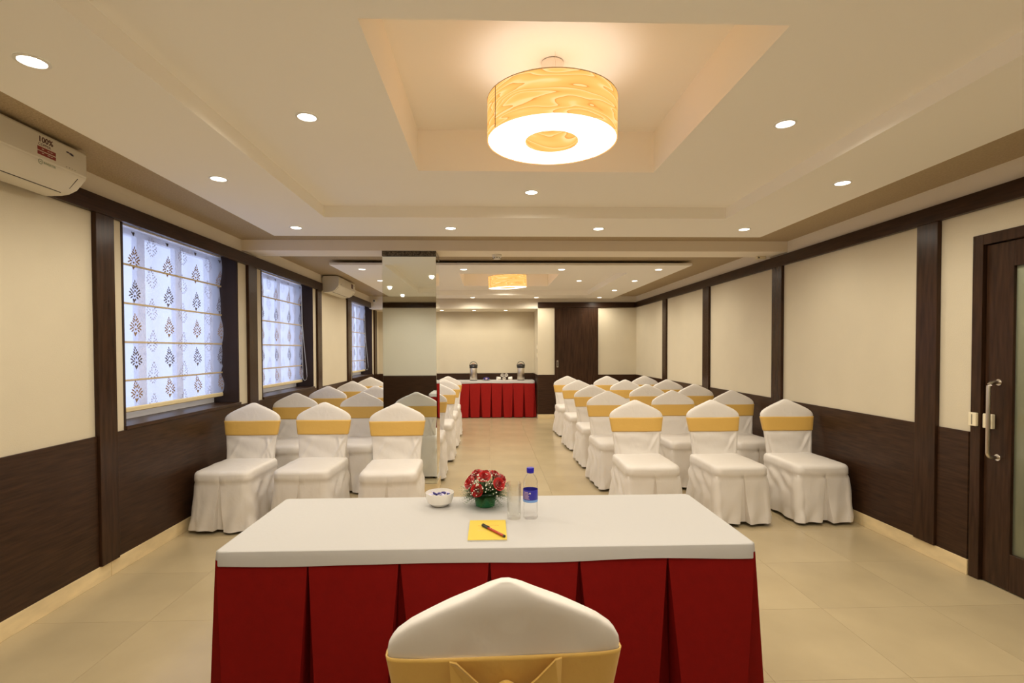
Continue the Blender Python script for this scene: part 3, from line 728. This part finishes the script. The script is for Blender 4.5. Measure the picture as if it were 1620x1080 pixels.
# bowl and sweets
bx, by = -.215, 2.225
bowl = tag(lathe_obj('bowl', [(.030, 0), (.036, .004), (.052, .016), (.058, .034), (.061, .058), (.0595, .0585), (.056, .036), (.049, .018), (.034, .009), (.012, .0075)], 'porc', None, (bx, by, zt), 36), 'white round bowl of wrapped sweets on the white cloth', 'bowl')
random.seed(11)
def sweet(x, y, z, rx, ry, rz, dark, label):
    root = tag(empty('sweet', (x, y, z)), label, 'candy', 'wrapped sweets in the white bowl'); root.rotation_euler = (rx, ry, rz)
    bm = bmesh.new(); rings = []
    for t, s in ((-.5, .6), (-.35, 1), (.35, 1), (.5, .6)):
        rings.append([(t*.022, s*.007*c, s*.0045*d) for c, d in ((-1, -.6), (-.6, -1), (.6, -1), (1, -.6), (1, .6), (.6, 1), (-.6, 1), (-1, .6))])
    add_loft(bm, rings); bm_obj('wrapped_body', bm, 'candyblue' if dark else 'candywhite', root, None, True, .7)
    for s in (-1, 1):
        bm = bmesh.new(); add_loft(bm, [[(s*.011, -.002, -.001), (s*.011, .002, -.001), (s*.011, .002, .001), (s*.011, -.002, .001)], [(s*.02, -.008, -.0007), (s*.02, .008, .002), (s*.02, .008, .003), (s*.02, -.008, .0007)]])
        bm_obj('twisted_end', bm, 'candywhite' if dark else 'candyblue', root)
spots = [(-.028, -.012, .028, 1), (-.005, -.02, .026, 0), (.02, -.014, .028, 1), (.033, .006, .034, 1), (.008, .002, .032, 0), (-.018, .012, .036, 1), (.012, .02, .038, 1), (-.034, .006, .034, 0), (-.008, .022, .034, 0), (.0, -.004, .042, 1)]
for i, (x, y, z, d) in enumerate(spots):
    sweet(bx+x*1.15, by+y*1.15, zt+z+.010, random.uniform(-.5, .5), random.uniform(-.4, .4), random.uniform(0, 6), d, 'dark blue wrapped sweet in the white bowl' if d else 'pale lilac wrapped sweet in the white bowl')
# flower arrangement
fx, fy = -.02, 2.215
fl = tag(empty('flower_arrangement', (fx, fy, zt)), "red roses and white gypsophila in a green pot on the speaker's table", 'flowers')
lathe_obj('pot', [(.036, 0), (.041, .004), (.045, .03), (.046, .048), (.0485, .049), (.0485, .052), (.043, .052), (.041, .045), (.01, .043)], 'greenpot', fl, None, 32)
def rose(c, nrm, s, dark):
    c = tuple(v_*1.08 for v_ in c[:2])+(c[2]*1.03,); s *= 1.2
    nrm = Vector(nrm).normalized(); q = Vector((0, 0, 1)).rotation_difference(nrm).to_matrix().to_4x4(); mt = Matrix.Translation(Vector(c)) @ q
    core = empty('rose', c, 0, fl); core.rotation_euler = q.to_euler()
    def petal(a, r, h, wd, lean, m):
        bm = bmesh.new(); g = []
        for i in range(4):
            t = i/3; row = []
            for j in range(5):
                u = (j/4-.5)*2; ang = a+u*wd; rr_ = r*(.35+.65*t**.6)+lean*t*t*.6+.0008*math.sin(u*5)
                row.append(bm.verts.new((rr_*math.cos(ang), rr_*math.sin(ang), h*t*(1-.18*u*u)-.004-lean*.5*t*t)))
            g.append(row)
        for i in range(3):
            for j in range(4): bm.faces.new((g[i][j], g[i][j+1], g[i+1][j+1], g[i+1][j]))
        bm_obj('petal', bm, m, core, None, True)
    for k in range(3): petal(k*2.1, .004*s, .017*s, 1.3, 0, 'rosed')
    for k in range(4): petal(k*1.57+.4, .009*s, .018*s, 1.0, .001, 'rose' if not dark else 'rosed')
    for k in range(5): petal(k*1.257+.1, .014*s, .016*s, .8, .004*s, 'rose')
    for k in range(6): petal(k*1.047+.6, .018*s, .012*s, .7, .008*s, 'rose' if not dark else 'rosed')
    bm = bmesh.new(); end = mt.inverted() @ Vector((c[0]*.2, c[1]*.2, .046)); add_tube(bm, [(0, 0, -.002), end*.5+Vector((0, 0, -.004)), end], .0018, 5); bm_obj('rose_stem', bm, 'leafd', core)
for c, n_, s, dk in (((-.030, -.050, .078), (-.35, -1, .35), 1.05, False), ((.052, -.038, .098), (.55, -.8, .5), 1.05, False), ((-.058, -.012, .098), (-.8, -.45, .6), 1.1, False), ((-.004, -.018, .122), (-.05, -.6, 1), 1.15, False),
                     ((.036, .004, .126), (.45, -.2, 1), 1.0, True), ((-.032, .012, .130), (-.35, -.1, 1), 1.0, True), ((.066, .0, .108), (1, -.2, .5), .95, True), ((.0, .045, .118), (0, .7, .8), 1.0, False), ((.045, .045, .10), (.6, .8, .5), 1.0, False), ((-.05, .045, .10), (-.6, .8, .5), 1.0, False)):
    rose(c, n_, s, dk)
random.seed(5)
bm = bmesh.new(); bm2 = bmesh.new()
for k in range(420):     # fern sprays radiating from the pot rim
    a = random.uniform(0, 2*PI); el = random.uniform(-.22, .8); ln = random.uniform(.05, .09)
    d = Vector((math.cos(a)*math.cos(el), math.sin(a)*math.cos(el), math.sin(el))); p0 = Vector((math.cos(a)*.03, math.sin(a)*.03, .052)); side = d.cross(Vector((0, 0, 1))).normalized()
    tgt = bm if k % 2 else bm2
    for j in range(7):
        t = .2+.8*j/6; c = p0+d*ln*t+Vector((0, 0, -.014*t*t)); l = .017*(1.15-t)
        for s in (-1, 1):
            e_ = c+side*s*l+d*l*.8
            tgt.faces.new([tgt.verts.new(v_) for v_ in (c-d*.0022, c+d*.0022, e_)])
o = bm_obj('fern_foliage', bm, 'leaf', fl); o['kind'] = 'stuff'
o = bm_obj('dark_foliage', bm2, 'leafd', fl); o['kind'] = 'stuff'
bm = bmesh.new(); bm2 = bmesh.new()
for k in range(210):
    a = random.uniform(0, 2*PI); el = math.asin(random.uniform(.12, 1)); rr_ = random.uniform(.078, .102)
    c = Vector((math.cos(a)*math.cos(el)*rr_, math.sin(a)*math.cos(el)*rr_, .052+math.sin(el)*rr_*1.03))
    bmesh.ops.create_icosphere(bm, subdivisions=1, radius=random.uniform(.0017, .0036), matrix=Matrix.Translation(c))
    if k % 2: add_tube(bm2, [c, Vector((c.x*.6, c.y*.6, .05+(c.z-.05)*.6))], .0004, 3)
o = bm_obj('gypsophila_blossoms', bm, 'bud', fl); o['kind'] = 'stuff'
o = bm_obj('gypsophila_stems', bm2, 'stem', fl); o['kind'] = 'stuff'
# glass
gl = tag(lathe_obj('drinking_glass', [(.0, 0), (.0265, .0), (.0275, .003), (.0285, .06), (.030, .140), (.0302, .141), (.0285, .141), (.0270, .06), (.0258, .018), (.022, .0155), (.0, .015)], 'glass', None, (.095, 2.045, zt), 40, False, False), 'empty clear tumbler between the flowers and the bottle', 'glass')
# bottle
bo = tag(empty('water_bottle', (.161, 2.045, zt)), "clear plastic water bottle with blue cap on the speaker's table", 'bottle')
prof = [(.0, .004), (.018, .002), (.026, 0), (.0295, .004), (.030, .012), (.0285, .02), (.0298, .03), (.0298, .062), (.0288, .066), (.0288, .118), (.0302, .122), (.0302, .130), (.029, .134), (.0302, .139), (.0295, .147), (.026, .158), (.0195, .170), (.0135, .177), (.0125, .182), (.0125, .190)]
lathe_obj('bottle_body', prof, 'pet', bo, None, 36, False, True)
lathe_obj('label', [(.0292, .068), (.0294, .0685), (.0294, .1155), (.0292, .116)], 'bluelabel', bo, None, 36, False, False)
lathe_obj('label_edge', [(.0296, .0685), (.0297, .070), (.0297, .0765), (.0296, .077)], 'lblue', bo, None, 36, False, False)
bm = bmesh.new()
for k in range(6):
    z = .081+k*.0052; a0 = math.radians(205); a1 = math.radians(258-(k*7) % 12)
    r = [[(.0299*math.cos(a0+(a1-a0)*i/8), .0299*math.sin(a0+(a1-a0)*i/8), zz) for i in range(9)] for zz in (z, z+.0024)]
    add_loft(bm, r, False, False, False)
bm_obj('label_print', bm, 'pink', bo)
bm = bmesh.new(); a = math.radians(262); bmesh.ops.create_circle(bm, cap_ends=True, segments=10, radius=.0032, matrix=Matrix.Translation((.0300*math.cos(a), .0300*math.sin(a), .105)) @ Matrix.Rotation(a, 4, 'Z') @ Matrix.Rotation(PI/2, 4, 'Y')); bm_obj('label_dot', bm, 'white', bo)
bm = bmesh.new(); n = 40
rg = [[((r_+(.0005 if i % 2 else 0))*math.cos(2*PI*i/n), (r_+(.0005 if i % 2 else 0))*math.sin(2*PI*i/n), z) for i in range(n)] for r_, z in ((.0142, .184), (.0142, .198), (.0135, .2005), (.010, .2015))]
add_loft(bm, rg); bm_obj('cap', bm, 'bluecap', bo, None, True, .5)
lathe_obj('cap_ring', [(.0138, .180), (.0143, .1805), (.0143, .183), (.0138, .1835)], 'bluecap', bo, None, 28)
# notepad and pen
pad = tag(empty('notepad', (-.009, 1.904, zt), -.005), "yellow paper notepad lying on the speaker's table", 'notepad')
box('pages', -.0685, .0685, -.1035, .1035, 0, .004, 'paper', pad); box('cover', -.0690, .0690, -.104, .104, .004, .0052, 'yellow', pad)
bm = bmesh.new()
for x0, x1, y, h in ((-.035, -.031, .042, .004), (-.029, -.027, .042, .003), (.006, .0075, .042, .004), (.009, .0105, .042, .006), (.013, .016, .041, .003), (.018, .021, .041, .003), (.023, .024, .041, .003), (.026, .030, .042, .003), (.032, .034, .042, .003), (.036, .041, .042, .004)):
    add_box(bm, x0, x1, y-h, y+h, .0052, .0054)
bmesh.ops.create_circle(bm, cap_ends=True, segments=14, radius=.0052, matrix=Matrix.Translation((.0, .043, .0054)))
bm_obj('cover_print', bm, 'orange', pad)
bm = bmesh.new(); [add_box(bm, -.036+k*.006, -.032+k*.006, -.012, -.010, .0052, .0054) for k in range(6)]; bm_obj('cover_small_print', bm, 'rod', pad)
p0, p1 = Vector((-.028, 1.936, 0)), Vector((.052, 1.816, 0)); dv = p1-p0; ln = dv.length
pen = tag(empty('pen', ((p0.x+p1.x)/2, (p0.y+p1.y)/2, zt+.0105), math.atan2(dv.y, dv.x)), 'red ballpoint pen with black cap lying on the yellow notepad', 'pen')
def rodp(name, a, b, r, m, off=(0, 0)):
    bm = bmesh.new(); add_tube(bm, [(a, off[0], off[1]), (b, off[0], off[1])], r, 12); bm_obj(name, bm, m, pen, None, True, .7)
rodp('barrel', -ln/2+.034, ln/2-.008, .0045, 'penred'); rodp('cap', -ln/2, -ln/2+.04, .0052, 'black'); rodp('end_plug', ln/2-.008, ln/2, .0043, 'black')
box('clip', -ln/2+.002, -ln/2+.048, -.0015, .0015, .005, .0075, 'black', pen, .0004)
# ------------------------------------------------------------------ things on the tea table
z2 = .7625
def airpot(x, label):
    root = tag(empty('airpot', (x, 10.96, z2)), label, 'airpot', 'steel airpots on the tea table')
    lathe_obj('foot', [(.074, 0), (.078, .002), (.078, .014)], 'black', root, None, 32)
    lathe_obj('body', [(.075, .014), (.077, .018), (.077, .255), (.073, .265)], 'steel', root, None, 32)
    lathe_obj('shoulder', [(.078, .262), (.085, .27), (.086, .30), (.080, .325), (.06, .343), (.03, .35)], 'black', root, None, 32)
    box('spout', -.022, .022, -.112, -.05, .268, .305, 'black', root, .008)
    lathe_obj('pump_button', [(.028, .349), (.028, .355), (.02, .358)], 'copper', root, None, 20)
    pts = [(.084*math.cos(a), -.004, .305+.092*math.sin(a)) for a in [PI*k/14 for k in range(15)]]
    tube_obj('carry_handle', pts, .006, 'black', root, 8)
airpot(-.335, 'steel airpot beside the blue-wrapped packet on the tea table'); airpot(.665, 'steel airpot beside the white cups on the tea table')
tag(lathe_obj('plate', [(.04, 0), (.06, .003), (.105, .014), (.104, .016), (.06, .007), (.01, .006)], 'porc', None, (-.065, 10.95, z2), 32), 'white plate under the blue-wrapped packet', 'plate')
pk = tag(empty('snack_packet', (-.065, 10.95, z2+.0085), .1), 'small blue-wrapped packet lying on the white plate', 'packet')
bm = bmesh.new(); rings = []
for t, s in ((-.5, .25), (-.42, .75), (-.2, 1), (.2, 1), (.42, .75), (.5, .25)):
    rings.append([(t*.135, s*.036*math.cos(a), .030+s*.029*math.sin(a)) for a in [2*PI*k/12 for k in range(12)]])
add_loft(bm, rings); bm_obj('wrapper', bm, 'candyblue', pk, None, True)
bm = bmesh.new(); lathe(bm, [(.018, 0), (.016, .004)], 14); bmesh.ops.rotate(bm, verts=bm.verts, matrix=Matrix.Rotation(PI/2, 3, 'X')); bmesh.ops.scale(bm, vec=(1.4, 1, .8), verts=bm.verts); bmesh.ops.translate(bm, vec=(0, -.034, .031), verts=bm.verts); bm_obj('wrapper_emblem', bm, 'pink', pk)
bm = bmesh.new(); lathe(bm, [(.024, 0), (.026, .001), (.036, .078), (.0375, .080), (.0365, .081), (.034, .078), (.024, .006)], 24, cap1=True); cup_me = bpy.data.meshes.new('paper_cup'); bmesh.ops.recalc_face_normals(bm, faces=bm.faces); bm.to_mesh(cup_me); bm.free(); cup_me.materials.append(M['porc'])
for p in cup_me.polygons: p.use_smooth = True
cup_me.set_sharp_from_angle(angle=.7)
tray = tag(box('serving_tray', .16, .50, 10.88, 11.10, z2, z2+.008, 'porc', None, .003), 'low white tray holding the heap of cups', 'tray')
zc_ = z2+.0465
for x, y, z, rx, rz, lab in ((.235, 10.95, zc_, PI/2, -1.25, 'white cup on its side in the tray, nearest the packet'), (.305, 10.955, zc_, PI/2, .05, 'white cup on its side at the tray middle, under the two upper cups'), (.40, 10.95, zc_, PI/2, 1.35, 'white cup on its side in the tray, nearest the airpot'), (.275, 10.99, zc_+.068, PI/2, -.05, 'upper white cup of the heap, on the packet side'), (.352, 10.99, zc_+.068, PI/2, .05, 'upper white cup of the heap, on the airpot side')):
    c = link('cup', cup_me, None, None, (x, y, z)); c.rotation_euler = (rx, 0, rz); tag(c, lab, 'cup', 'white cups heaped on the tray')
# ------------------------------------------------------------------ air conditioners
def aircon(y0, y1, label, near):
    zt_, zb_, dp = 2.475, 2.245, .25
    root = tag(empty('air_conditioner', (XL, (y0+y1)/2, zb_)), label, 'air conditioner', 'wall air conditioners')
    h = zt_-zb_
    pr = [(.036, h), (dp-.02, h), (dp-.004, h-.006), (dp, h-.02), (dp, .095), (dp-.004, .085), (dp-.012, .075), (dp-.05, .030), (dp-.09, .010), (dp-.13, .002), (.036, .0)]
    def ext(name, prof, a, b, m, par=root):
        bm = bmesh.new(); add_loft(bm, [[(x, y, z) for x, z in prof] for y in (a, b)]); return bm_obj(name, bm, m, par, None, True, .5)
    H = (y1-y0)/2
    ext('housing', pr, -H, H, 'acbody')
    ext('front_panel', [(dp, h-.012), (dp+.004, h-.016), (dp+.004, .10), (dp, .094)], -H+.004, H-.004, 'acbody')
    ext('air_flap', [(dp-.016, .074), (dp-.013, .078), (dp-.085, .0085), (dp-.090, .0055)][:4], -H+.05, H-.05, 'acbody')
    ext('outlet_slot', [(dp-.089, .0078), (dp-.086, .0105), (dp-.097, .005), (dp-.098, .0035)], -H+.05, H-.05, 'acdark')
    for s in (-1, 1): ext('flap_gap', [(dp-.0105, .0775), (dp-.009, .0755), (dp-.052, .0265), (dp-.054, .0282)], s*(H-.047)-.0015, s*(H-.047)+.0015, 'acdark')
    ext('wall_bracket', [(.0, h-.02), (.036, h-.02), (.036, .03), (.0, .03)], -H+.03, H-.03, 'acbody')
    fx_ = dp+.0044
    def T(y, z): return Matrix(((0, 0, 1, fx_), (1, 0, 0, y), (0, 1, 0, z), (0, 0, 0, 1)))
    if near:
        text_obj('print_percent', '100%', .036, 'browndark', root, T(H-.30, h-.052), 1.08, .001)
        text_obj('print_copper', 'COPPER', .017, 'browndark', root, T(H-.30, h-.070), 1.15)
        bm = bmesh.new()
        for z0_, z1_ in ((h-.094, h-.076), (h-.115, h-.098)): add_box(bm, fx_-.0002, fx_+.0003, H-.305, H-.20, z0_, z1_)
        bm_obj('print_red_block', bm, 'redink', root)
        bm = bmesh.new()
        for z_ in (h-.105, h-.085):
            for y_ in (H-.275, H-.243, H-.225): add_box(bm, fx_+.0003, fx_+.0005, y_-.006, y_+.006, z_-.0015, z_+.0015)
        bm_obj('print_block_figures', bm, 'acbody', root)
        bm = bmesh.new(); add_loft(bm, [[(fx_+e_, H-.29+r_*math.cos(2*PI*k/20), h-.148+r_*math.sin(2*PI*k/20)) for k in range(20)] for r_, e_ in ((.0125, 0), (.0125, .0004), (.0095, .0004))], False, False)
        add_box(bm, fx_, fx_+.0004, H-.296, H-.284, h-.150, h-.147); bm_obj('print_round_logo', bm, 'greenink', root)
        text_obj('print_inverter', 'INVERTER', .016, 'greenink', root, T(H-.273, h-.154), 1.0)
        bm = bmesh.new(); add_box(bm, fx_, fx_+.0004, H-.135, H-.118, h-.047, h-.040); add_box(bm, fx_, fx_+.0004, H-.116, H-.10, h-.050, h-.041); add_box(bm, fx_, fx_+.0004, H-.105, H-.09, h-.053, h-.043); bm_obj('print_brand_mark', bm, 'navy', root)
        for k in range(4):
            bm = bmesh.new(); add_tube(bm, [(fx_-.0005, H-.135+k*.018, h-.12), (fx_+.0006, H-.135+k*.018, h-.12)], .0022, 8); bm_obj('indicator_light', bm, 'acdark' if k < 2 else 'greenink', root)
    else:
        bm = bmesh.new(); add_box(bm, fx_, fx_+.0004, H-.24, H-.13, h-.10, h-.03); bm_obj('print_block', bm, 'browndark', root)
        bm = bmesh.new(); add_box(bm, fx_, fx_+.0004, H-.09, H-.05, h-.05, h-.042); bm_obj('print_brand_mark', bm, 'navy', root)
        bm = bmesh.new(); add_tube(bm, [(fx_-.0005, -H+.12, h-.11), (fx_+.0006, -H+.12, h-.11)], .008, 10); bm_obj('receiver_window', bm, 'acdark', root)
aircon(1.98, 2.865, 'white wall air conditioner with red and green print, before the first pilaster', True)
aircon(7.50, 8.42, 'white wall air conditioner between the second and third window', False)
# ------------------------------------------------------------------ small fixtures
sm = tag(empty('smoke_detector', (.082, 5.34, 2.387)), 'white smoke detector under the ceiling beam', 'detector')
lathe_obj('base', [(.05, -.0005), (.052, -.012), (.048, -.016)], 'white', sm, None, 28); lathe_obj('sensor_dome', [(.046, -.016), (.044, -.03), (.034, -.046), (.015, -.05)], 'white', sm, None, 28)
for k in range(5):
    a = math.radians(200+k*35); bm = bmesh.new(); add_box(bm, -.006, .006, -.002, .002, -.004, .004); bmesh.ops.transform(bm, verts=bm.verts, matrix=Matrix.Translation((.041*math.cos(a), .041*math.sin(a), -.036)) @ Matrix.Rotation(a+PI/2, 4, 'Z')); bm_obj('vent_slot', bm, 'acdark', sm)
cc = tag(empty('security_camera', (-2.28, YB-.0, 2.40)), 'small white security camera on the alcove soffit by the window wall', 'camera')
box('mount', -.03, .03, -.03, 0, -.03, .03, 'white', cc, .004)
bm = bmesh.new(); add_tube(bm, [(0, -.03, 0), (0, -.11, -.012)], .026, 16); bm_obj('camera_body', bm, 'white', cc, None, True, .6)
bm = bmesh.new(); add_tube(bm, [(0, -.108, -.0117), (0, -.114, -.0126)], .018, 16); bm_obj('lens', bm, 'black', cc, None, True, .6)
for k, z in enumerate((1.25, 1.42)):
    sp = tag(empty('switch_plate', (.985, 10.62, z)), ('lower' if k == 0 else 'upper')+' ivory switch plate on the alcove side wall', 'switch', 'switch plates in the alcove')
    box('plate', -.009, -.0005, -.05, .05, 0, .09, 'ivory', sp, .002); box('rocker', -.012, -.009, -.03, .03, .02, .07, 'white', sp, .001)
ms = tag(empty('motion_sensor', (2.86, 5.40, 2.387)), 'tiny cream sensor box under the beam by the door wall', 'sensor')
box('body', -.05, .05, -.02, .02, -.03, -.0005, 'ivory', ms, .004); box('sensor_eye', -.04, -.02, -.0215, -.02, -.022, -.010, 'acdark', ms)
cl_ = tag(empty('corridor_light', (XR+.9, 2.4, 2.6)), 'flush corridor ceiling light behind the glazed door', 'lamp')
lathe_obj('fitting', [(.12, -.001), (.12, -.03)], 'white', cl_, None, 24); lathe_obj('lens', [(.11, -.031), (.09, -.036)], 'led', cl_, None, 24)
ld = bpy.data.lights.new('corridor_bulb', 'POINT'); ld.energy = 30; ld.color = WARM; ld.shadow_soft_size = .08; l = bpy.data.objects.new('bulb', ld); COL.objects.link(l); l.parent = cl_; l.location = (0, 0, -.06)
